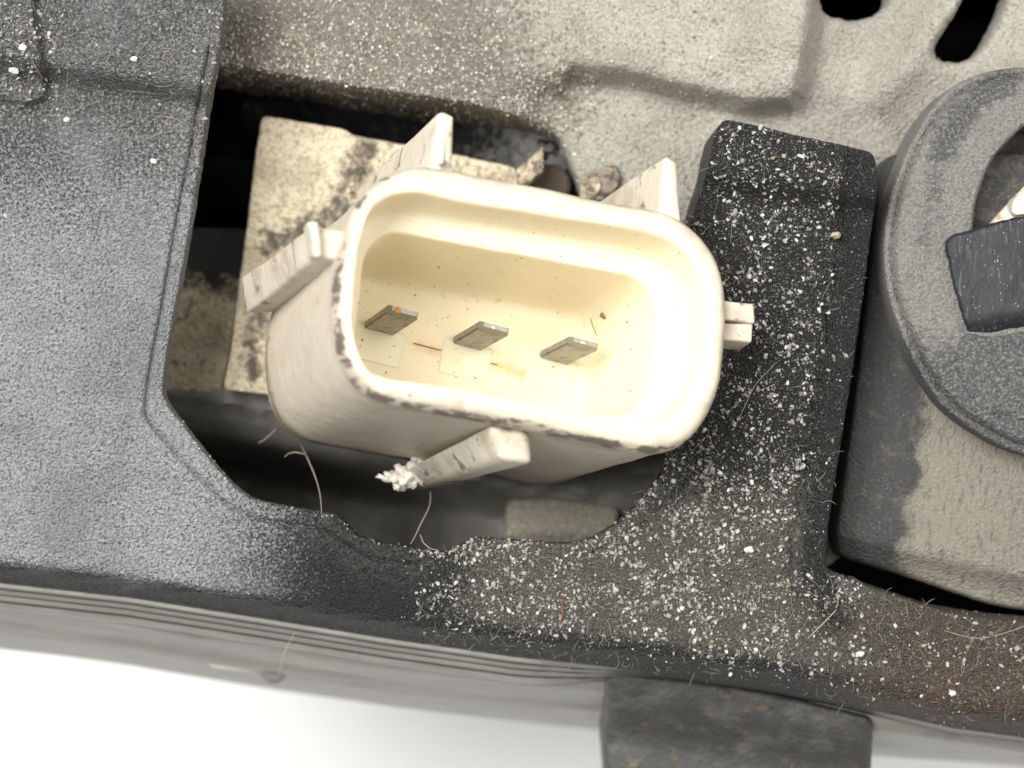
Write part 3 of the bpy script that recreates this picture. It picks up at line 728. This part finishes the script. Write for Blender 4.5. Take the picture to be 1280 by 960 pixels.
# crumbled end of the lower rib
def blob(name, centre, r, mat, parent, seed, stretch=(1, 1, 1), amp=0.4, sub=3):
    bm = bmesh.new(); bmesh.ops.create_icosphere(bm, subdivisions=sub, radius=1)
    for v in bm.verts:
        k = 1 + amp * mnoise.noise(v.co * 1.6 + Vector((seed, 0, 0))) * 2 + amp * 0.8 * mnoise.noise(v.co * 4 + Vector((0, seed, 0)))
        v.co = Vector([v.co[i] * stretch[i] * r * k for i in range(3)]) + Vector(centre)
    bm.verts.index_update(); vs = [tuple(v.co) for v in bm.verts]; fs = [tuple(v.index for v in f.verts) for f in bm.faces]; bm.free()
    return mesh_obj(name, vs, fs, mat, parent, local=True, angle=180)
for px, py, t, r, sd, st in ((508, 597, 18.5, 0.75, 1, (1, 1, 1)), (493, 596, 18.5, 0.5, 2, (1.3, .8, 1)), (480, 597, 18.7, 0.28, 3, (1.6, .6, .8)), (497, 606, 18.6, 0.32, 4, (.8, 1.2, 1)), (521, 588, 18.2, 0.75, 5, (1.1, 1, 1)), (500, 589, 18.4, 0.3, 6, (1, 1.1, 1))):
    blob('crumbled_end', Lc(px, py, t), r, M['crumb'], sock, sd * 3.3, st)
# terminal blocks and blades
pitch = None
for i, (px, py) in enumerate([(474, 412), (584, 432), (691, 450)]):
    b = Lc(px, py, FT)
    def Q(du0, du1, dv0, dv1, t): return [(b[0] + du0, b[1] + dv0, -t), (b[0] + du1, b[1] + dv0, -t), (b[0] + du1, b[1] + dv1, -t), (b[0] + du0, b[1] + dv1, -t)]
    hull('terminal_block', Q(-1.55, 1.75, -2.15, 0.15, FT - 0.05), Q(-1.65, 1.85, -2.25, 0.25, FT + 0.3), M['block'] if 'block' in M else M.setdefault('block', material('cream_block_plastic', (0.83, 0.75, 0.555), 0.4, layers=[dict(k='speck', s=2.3, r=0.13, p=0.1, c=(0.2, 0.14, 0.07), seed=7)], sss=0.3)), bevel=0.12, sub=0, rough=0.01)
pin_me = None
for i, (px, py) in enumerate([(475, 410), (585, 429), (693, 447)]):
    b = Lc(px, py, FT)
    hw, ht, Lp = 1.0, 0.27, 5.6
    if pin_me is None:
        near = [(-hw + 0.22, -ht * 0.6, Lp), (hw - 0.22, -ht * 0.6, Lp), (hw - 0.22, ht * 0.6, Lp), (-hw + 0.22, ht * 0.6, Lp)]
        farq = [(-hw, -ht, -1.0), (hw, -ht, -1.0), (hw, ht, -1.0), (-hw, ht, -1.0)]
        # blade: straight body with a chamfered tip
        bm = bmesh.new()
        ringz = [(-1.0, 1, 1), (Lp - 0.55, 1, 1), (Lp - 0.1, 0.86, 0.62), (Lp, 0.78, 0.5)]
        prev = None
        for z, fx, fy in ringz:
            q = [bm.verts.new((sx * hw * fx, sy * ht * fy, z)) for sx, sy in ((-1, -1), (1, -1), (1, 1), (-1, 1))]
            if prev:
                for k in range(4): bm.faces.new((prev[k], prev[(k + 1) % 4], q[(k + 1) % 4], q[k]))
            else: bm.faces.new(q[::-1])
            prev = q
        bm.faces.new(prev)
        bmesh.ops.bevel(bm, geom=[e for e in bm.edges if abs((e.verts[0].co - e.verts[1].co).z) > 1], offset=0.10, segments=2, affect='EDGES')
        bm.verts.index_update()
        vs = [tuple(v.co) for v in bm.verts]; fs = [tuple(v.index for v in f.verts) for f in bm.faces]; bm.free()
        pin = mesh_obj('contact_blade', vs, fs, M['pin'], sock, local=True, angle=30); pin_me = pin
    else:
        pin = pin_me.copy(); COL.objects.link(pin); pin.parent = sock
    pin.location = Vector((b[0], b[1], -FT)) * MM
    if i == 0: pin['label'] = 'tarnished blade with an orange corroded spot at its tip'
    zt = Lp
    dot = blob('tip_mark' if i else 'corrosion_spot', (-0.40 if i == 0 else -0.15, -ht * 0.2, Lp), 0.26 if i == 0 else 0.15, M['corrosion' if i == 0 else 'silver'], pin, i, (1, 0.7, 0.3), 0.25, 2)

# mounting flange behind the socket (world frame heights), part of the socket
def to_sock(o):
    """re-express a part built in world space in the socket's frame"""
    inv = MW.inverted()
    o.data.transform(inv); o.parent = sock
    return o
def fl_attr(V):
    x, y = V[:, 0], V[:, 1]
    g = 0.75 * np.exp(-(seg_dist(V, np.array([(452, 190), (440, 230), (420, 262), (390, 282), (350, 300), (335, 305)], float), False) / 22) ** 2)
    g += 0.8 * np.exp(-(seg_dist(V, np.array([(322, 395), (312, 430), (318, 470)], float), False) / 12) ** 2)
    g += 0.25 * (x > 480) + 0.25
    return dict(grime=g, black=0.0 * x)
fl_out = [(327, 144), (345, 147), (432, 161), (438, 168), (480, 176), (540, 186), (583, 196), (646, 209), (650, 228), (660, 244), (730, 256), (742, 240), (770, 240), (800, 300), (780, 560), (560, 540), (345, 496), (278, 487), (288, 440), (299, 350), (309, 280), (318, 200)]
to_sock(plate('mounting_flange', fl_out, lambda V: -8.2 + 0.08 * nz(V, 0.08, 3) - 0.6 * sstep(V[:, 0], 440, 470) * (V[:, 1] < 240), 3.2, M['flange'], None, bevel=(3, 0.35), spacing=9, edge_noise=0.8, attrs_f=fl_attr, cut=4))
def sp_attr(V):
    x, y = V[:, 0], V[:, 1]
    return dict(grime=0.15 + 0.5 * np.exp(-(np.hypot(x - 225, y - 385) / 40) ** 2) + 0.5 * np.exp(-((y - 452) / 6) ** 2) * (x < 260), black=(1 - sstep(y, 290, 420)) * 0.95 + 0.0 * x)  # black: shade painted over the upper end of the plate, fading downward
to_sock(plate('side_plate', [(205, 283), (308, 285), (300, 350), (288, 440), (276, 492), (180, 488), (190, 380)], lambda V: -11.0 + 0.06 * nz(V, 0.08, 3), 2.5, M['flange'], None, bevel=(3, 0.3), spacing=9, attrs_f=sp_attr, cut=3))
M['grimy'] = material('grime_caked_recess', (0.26, 0.22, 0.17), 0.75, layers=[dict(k='noise', s=1.6, lo=0.45, hi=0.6, c=(0.05, 0.042, 0.035), amt=0.9, seed=3, d=8), dict(k='noise', s=2.8, lo=0.58, hi=0.68, c=(0.55, 0.48, 0.36), amt=0.8, seed=6, d=6)], bumps=[dict(k='noise', s=2.5, h=0.3, d=6)])
for pts, z, mt in (([(645, 211), (664, 197), (679, 181), (680, 213), (664, 226), (648, 238)], -6.6, 'flange'), ([(724, 250), (726, 226), (736, 214), (748, 218), (752, 232), (744, 250)], -6.3, 'flange'), ([(738, 222), (752, 208), (770, 205), (776, 224), (764, 250), (740, 252)], -6.5, 'grimy')):
    to_sock(plate('screw_boss', pts, lambda V, z=z: z + 0.5 * nz(V, 0.06, 3), 2.5, M[mt], None, bevel=(2, 0.3), spacing=5, edge_noise=1.0, cut=1.5, attrs_f=lambda V: dict(grime=0.7 + 0 * V[:, 0], black=0 * V[:, 0])))
to_sock(plate('screw_recess', [(670, 172), (706, 178), (722, 200), (740, 240), (700, 262), (640, 250), (650, 215), (672, 200)], lambda V: -11.5 + 0.4 * nz(V, 0.1, 3), 2.5, M['dark'], None, bevel=(3, 0.4), spacing=6, edge_noise=1.0, cut=2, attrs_f=lambda V: dict(dust=0.3 + 0 * V[:, 0])))
# screw seen in the recess
bm = bmesh.new(); sc_c = U(688, 232, -9.8)
bmesh.ops.create_cone(bm, cap_ends=True, segments=32, radius1=1.5, radius2=1.3, depth=1.2)
bmesh.ops.bevel(bm, geom=list(bm.edges), offset=0.15, segments=2, affect='EDGES')
vs = [tuple(v.co + Vector(sc_c)) for v in bm.verts]; bm.verts.index_update(); fs = [tuple(v.index for v in f.verts) for f in bm.faces]; bm.free()
tag(mesh_obj('screw', vs, fs, M['screw'], None), 'dark rusty screw head sunk behind the top edge of the cream socket', 'screw')

# ================================================================== GRIT AND LINT
dg = bpy.context.evaluated_depsgraph_get()
dg.update()
def drop(px, py):
    """height of the topmost surface met by the line of sight through a photo position"""
    o = Vector((0, 0, D * MM)); d = (Vector(U(px, py, 0.0)) * MM - o).normalized()
    hit, loc, nrm, idx, ob, mw = scene.ray_cast(dg, o, d)
    return (loc / MM, nrm, ob) if hit else (None, None, None)
ICO_V, ICO_F = [], []
bm = bmesh.new(); bmesh.ops.create_icosphere(bm, subdivisions=1, radius=1); bm.verts.index_update()
ICO_V = np.array([tuple(v.co) for v in bm.verts]); ICO_F = [tuple(v.index for v in f.verts) for f in bm.faces]; bm.free()
def grain(c, r):
    q = rng.normal(size=4); q /= np.linalg.norm(q); w, x, y, z = q
    Rm = np.array([[1 - 2 * (y * y + z * z), 2 * (x * y - z * w), 2 * (x * z + y * w)], [2 * (x * y + z * w), 1 - 2 * (x * x + z * z), 2 * (y * z - x * w)], [2 * (x * z - y * w), 2 * (y * z + x * w), 1 - 2 * (x * x + y * y)]])
    v = ICO_V * rng.uniform(0.55, 1.3, (12, 1)) * np.array([1.1, rng.uniform(.45, 1), rng.uniform(.4, .8)]) @ Rm.T
    return v * r + c
PAL = [((0.44, 0.44, 0.40), 4), ((0.30, 0.295, 0.265), 6), ((0.19, 0.185, 0.16), 5), ((0.25, 0.21, 0.15), 1.2), ((0.16, 0.10, 0.07), 0.2), ((0.56, 0.56, 0.53), 1.2), ((0.08, 0.08, 0.075), 2)]
pw = np.array([w for _, w in PAL]); pw = pw / pw.sum()
def scatter(name, label, count, density, smin, smax, box, only, power=2.2, pal=PAL):
    V, F, T = [], [], []; base = 0; made = 0; tries = 0
    pwr = np.array([w for _, w in pal]); pwr = pwr / pwr.sum()
    while made < count and tries < count * 12:
        tries += 1
        px = rng.uniform(box[0], box[2]); py = rng.uniform(box[1], box[3])
        if rng.random() > density(px, py): continue
        loc, nr, ob = drop(px, py)
        if loc is None or ob.name.split('.')[0] not in only: continue
        r = smin + (smax - smin) * rng.random() ** power
        v = grain(np.array(loc) + np.array([0, 0, r * 0.35]), r)
        col = np.array(pal[rng.choice(len(pal), p=pwr)][0]) * rng.uniform(0.8, 1.15)
        V.append(v); F += [(a + base, b + base, c + base) for a, b, c in ICO_F]; T.append(np.tile([*np.clip(col, 0, 0.9), 1], (12, 1)))
        base += 12; made += 1
    o = mesh_obj(name, np.vstack(V), F, M['grit'], None, smooth=False, attrs=dict(tint=np.vstack(T)))
    return tag(o, label, 'grit', kind='stuff')
def g1(px, py):
    ex = np.interp(py, [190, 225, 450, 560, 700], [1095, 1097, 1068, 1050, 1031]) - px
    d = 0.05 + 0.95 * np.clip((ex - 38) / 14, 0, 1) if py < 715 else 1.0
    if 715 <= py < 745 and 1015 < px < 1045: d = 0.3
    edge = np.interp(px, [0, 480, 640, 860, 1030, 1190, 1280], [730, 797, 820, 846, 873, 910, 922]) - py
    d *= np.clip((edge - 10) / 45, 0, 1)
    clump = 0.5 + 1.1 * mnoise.noise((px * 0.03, py * 0.03, 1.0))
    d *= np.clip(clump, 0.12, 1)
    if px > 1080: d *= 0.22
    elif px > 980 and py > 740: d *= 0.5
    w = (px + (py - 700) * 0.1 - 500) / 90
    d *= np.clip(w, 0.0, 1)
    if py < 560: d *= 0.6
    return d
scatter('panel_grit', 'pale mineral grit scattered over the right half of the black panel', 4300, g1, 0.06, 0.20, (500, 145, 1290, 925), ('panel_face',), 2.0)
scatter('panel_grit', 'fine sandy dust grains between the coarser grit on the black panel', 5000, lambda x, y: g1(x, y) + 0.1, 0.025, 0.07, (500, 145, 1290, 925), ('panel_face',), 1.0, pal=[((0.30, 0.295, 0.26), 3), ((0.17, 0.165, 0.145), 5), ((0.42, 0.41, 0.37), 1)])
EDG = np.array(panel_out[-40:], float)
def g2(px, py):
    d = 0.06 + 0.94 * (px < 75) * (py < 140)
    d = max(d, 0.9 * (abs(px - (282 - py * 0.13)) < 10 and py < 300))
    return d * (0.5 + 0.5 * (py < 130))
scatter('corner_grit', 'pale grit gathered on the stepped top left corner of the black panel', 330, g2, 0.05, 0.20, (0, 0, 290, 330), ('panel_face',), 2.0)
def g3(px, py):
    return np.clip(1.2 - px / 640, 0.05, 1) * (0.4 + 0.6 * (py > 40)) + 0.95 * (math.hypot((px - 700) / 1.3, py - 125) < 42)
scatter('housing_grit', 'coarse tan and white sand caked on the raised lamp housing block', 5200, g3, 0.04, 0.15, (275, 0, 900, 260), ('housing_shell',), 1.8,
        pal=[((0.52, 0.50, 0.44), 4), ((0.38, 0.355, 0.30), 5), ((0.21, 0.175, 0.145), 5), ((0.62, 0.61, 0.57), 0.7), ((0.33, 0.26, 0.17), 0.6)])
scatter('rim_dirt', 'dark crumbs of dirt lying inside the cream socket', 60, lambda x, y: 1.0, 0.035, 0.10, (450, 320, 800, 515), ('shell', 'terminal_block'), 2.5, pal=[((0.16, 0.11, 0.06), 3), ((0.30, 0.2, 0.1), 1)])
# grit along the ragged cutout edge
edge_pts = catmull([(204, 500), (240, 545), (262, 575), (290, 606), (330, 630), (400, 640), (430, 650), (445, 667), (500, 681), (530, 689), (562, 691), (590, 673), (640, 676), (700, 681), (735, 677)], False, 2)
def g4(px, py): return 1.0 if np.min(np.hypot(edge_pts[:, 0] - px, edge_pts[:, 1] - py)) < 5 else 0.0
scatter('edge_grit', 'dusty crumbs clinging to the lower edge of the panel cutout', 380, g4, 0.04, 0.13, (200, 490, 750, 700), ('panel_face',), 1.5, pal=[((0.35, 0.34, 0.31), 3), ((0.55, 0.54, 0.5), 1), ((0.12, 0.12, 0.12), 2)])

# the largest grains, each a thing of its own
def big_grain(px, py, r, col, label, group=None):
    loc, nr, ob = drop(px, py)
    if loc is None: return
    c = np.array(loc) + [0, 0, r * 0.5]
    bm = bmesh.new(); bmesh.ops.create_icosphere(bm, subdivisions=2, radius=1); s = rng.uniform(0, 99)
    for v in bm.verts:
        k = 1 + 0.5 * mnoise.noise(v.co * 1.3 + Vector((s, 0, 0))); r_ = r * 0.72; v.co = Vector((v.co.x * r_ * k * 1.1, v.co.y * r_ * k * .8, v.co.z * r_ * k * .7))
    bm.verts.index_update(); vs = np.array([tuple(v.co) for v in bm.verts]); fs = [tuple(v.index for v in f.verts) for f in bm.faces]; bm.free()
    o = mesh_obj('grit_grain', vs, fs, M['grit'], None, smooth=False, attrs=dict(tint=np.tile([*col, 1], (len(vs), 1))), local=True)
    o.location = Vector(c) * MM
    tag(o, label, 'grit grain', group)
W = (0.55, 0.55, 0.53)
for px, py, r, col, lab in ((18, 88, .42, W, 'largest white crystal on the raised corner block, top left'), (29, 60, .34, (0.62, 0.62, 0.6), 'flat grey crystal just above the largest one at top left'),
        (84, 150, .30, W, 'lone white crystal on the smooth panel below the stepped corner'), (168, 74, .30, (0.7, 0.7, 0.67), 'white crystal in the middle of the top left step'),
        (936, 687, .36, (0.6, 0.6, 0.6), 'brightest white flake on the gritty panel below the socket'), (1075, 817, .32, (0.58, 0.6, 0.62), 'white flake near the rust stains, lower right'),
        (1044, 294, .38, (0.36, 0.30, 0.22), 'tan pebble near the right rail of the upright black bracket'), (1008, 352, .0, W, ''), (1190, 866, .30, (0.6, 0.58, 0.53), 'dull white grain below the rust stains, lower right corner')):
    if r > 0: big_grain(px, py, r, col, lab)
loc, nr, ob = drop(755, 394)
o = blob('dirt_spot', (0, 0, 0), 0.22, material('brown_dirt', (0.22, 0.14, 0.06), 0.6, bumps=[dict(k='noise', s=5, h=0.1)]), None, 5, (1, 1.1, .5), 0.3, 2)
o.location = loc * MM; tag(o, 'round brown dirt spot on the right inner wall of the socket', 'dirt spot')

def tube(pts, r, sides=5):
    """a thin tube through 3D points (mm)"""
    P = np.array(pts, float); V, F = [], []
    T = np.gradient(P, axis=0); T /= np.maximum(np.linalg.norm(T, axis=1, keepdims=True), 1e-9)
    for i, (p, t) in enumerate(zip(P, T)):
        a = np.cross(t, [0.3, 0.2, 1.0]); a /= max(np.linalg.norm(a), 1e-9); b = np.cross(t, a)
        rr = r * (0.6 + 0.4 * math.sin(math.pi * (i + 0.5) / len(P)))
        for k in range(sides):
            w = 2 * math.pi * k / sides; V.append(p + (a * math.cos(w) + b * math.sin(w)) * rr)
    for i in range(len(P) - 1):
        for k in range(sides): F.append((i * sides + k, i * sides + (k + 1) % sides, (i + 1) * sides + (k + 1) % sides, (i + 1) * sides + k))
    return np.array(V), F
def lint(name, label, count, density, box, only, lmin, lmax, r=0.018, lift=0.12, col=(0.25, 0.24, 0.21)):
    V, F, T = [], [], []; base = 0; made = 0; tries = 0
    while made < count and tries < count * 14:
        tries += 1
        px = rng.uniform(box[0], box[2]); py = rng.uniform(box[1], box[3])
        if rng.random() > density(px, py): continue
        loc, nr, ob = drop(px, py)
        if loc is None or ob.name.split('.')[0] not in only: continue
        a = rng.uniform(0, 2 * math.pi); L_ = lmin + (lmax - lmin) * rng.random() ** 2.5; m = 8; curl = rng.normal(0, 0.9)
        p = np.array(loc) + [0, 0, 0.04]; pts = []; zz = rng.uniform(0, lift)
        for k in range(m):
            pts.append(p + [0, 0, zz * math.sin(math.pi * k / (m - 1))]); p = p + np.array([math.cos(a), math.sin(a), 0]) * L_ / m; a += curl / m + rng.normal(0, 0.12)
        v, f = tube(pts, r * rng.uniform(0.6, 1.3), 4)
        V.append(v); F += [tuple(i + base for i in q) for q in f]; T.append(np.tile([*(np.array(col) * rng.uniform(.5, 1.4)), 1], (len(v), 1))); base += len(v); made += 1
    o = mesh_obj(name, np.vstack(V), F, M['fibre'], None, attrs=dict(tint=np.vstack(T)))
    return tag(o, label, 'lint', kind='stuff')
lint('panel_lint', 'short pale fibres lying on the top left of the black panel', 220, lambda x, y: (abs(x - 262 + y * 0.13) > 22) * (1 - y / 620) * (0.4 + 0.6 * (x > 150)), (0, 0, 285, 560), ('panel_face',), 0.5, 3.5, r=0.013)
lint('bracket_lint', 'short tangled fibres among the grit on the black panel', 1500, lambda x, y: 1.0 if y > 560 else 0.22, (520, 150, 1280, 900), ('panel_face',), 0.3, 1.5, r=0.016, lift=0.08, col=(0.17, 0.165, 0.14))
lint('housing_lint', 'fine fibres caught in the sand on the lamp housing', 120, lambda x, y: 1.0, (290, 0, 1270, 200), ('housing_shell',), 0.5, 2.0, r=0.012, col=(0.36, 0.34, 0.28))
def hair(name, label, px_pts, r=0.03, col=(0.34, 0.32, 0.26)):
    P = np.array([U(x, y, z) for x, y, z in px_pts])
    Q = catmull(P, False, 0.4)
    v, f = tube(Q, r, 6)
    o = mesh_obj(name, v, f, M['fibre'], None, attrs=dict(tint=np.tile([*col, 1], (len(v), 1))))
    tag(o, label, 'fibre')
hair('loose_hair', 'pale hair hanging from the lower left of the socket into the dark cutout', [(376, 556, -7), (384, 572, -5), (394, 596, -4), (400, 618, -2), (402, 642, 0.0)], 0.035)
hair('loose_hair', 'short hooked hair beside the longer one at the lower left of the socket', [(356, 571, -6), (364, 565, -5.5), (374, 566, -5.5), (382, 568, -5)], 0.03)
hair('loose_hair', 'straight short hair in front of the dark wall left of the socket foot', [(323, 554, -7), (334, 547, -7), (345, 536, -7)], 0.025)
hair('loose_hair', 'thin hair strung between the crumbled rib end and the panel edge', [(538, 615, -4), (537, 632, -3), (526, 655, -1.5), (518, 672, -0.5), (513, 680, 0.1)], 0.035)
hair('loose_hair', 'small curved hair lying over the cutout edge below the socket', [(525, 668, 0.4), (530, 680, 0.4), (538, 686, 0.4), (548, 688, 0.3)], 0.025)
hair('loose_hair', 'wavy hair at the left edge of the grimy side plate', [(228, 345, -6), (236, 352, -6), (238, 362, -6), (246, 366, -6)], 0.03)
hair('loose_hair', 'fine hair crossing the ribbed edge above the white table', [(369, 790, -2), (360, 806, -4), (352, 826, -6), (349, 845, -8)], 0.025, (0.5, 0.47, 0.4))
hair('loose_hair', 'dark curved hair on the right inner side of the socket', [(738, 398, 3), (741, 408, 3), (746, 419, 3)], 0.035, (0.16, 0.11, 0.06))
hair('loose_hair', 'pale curved hair at the front of the gritty panel near the dusty box', [(1010, 798, 0.3), (1030, 778, 0.3), (1045, 762, 0.3), (1048, 745, 0.3)], 0.03)
hair('loose_hair', 'long thin hair on the grit right of the socket rim', [(917, 536, 1.4), (930, 510, 1.4), (945, 480, 1.4), (972, 452, 1.5)], 0.018)
hair('loose_hair', 'reddish short fibre on the gritty panel under the socket', [(700, 748, 0.4), (704, 760, 0.4), (702, 772, 0.4), (698, 782, 0.4)], 0.03, (0.30, 0.08, 0.04))
hair('loose_hair', 'thin hair at the lower right end of the gap under the dusty box', [(1180, 788, 0), (1220, 798, 0), (1260, 790, 0), (1290, 778, 0)], 0.022)
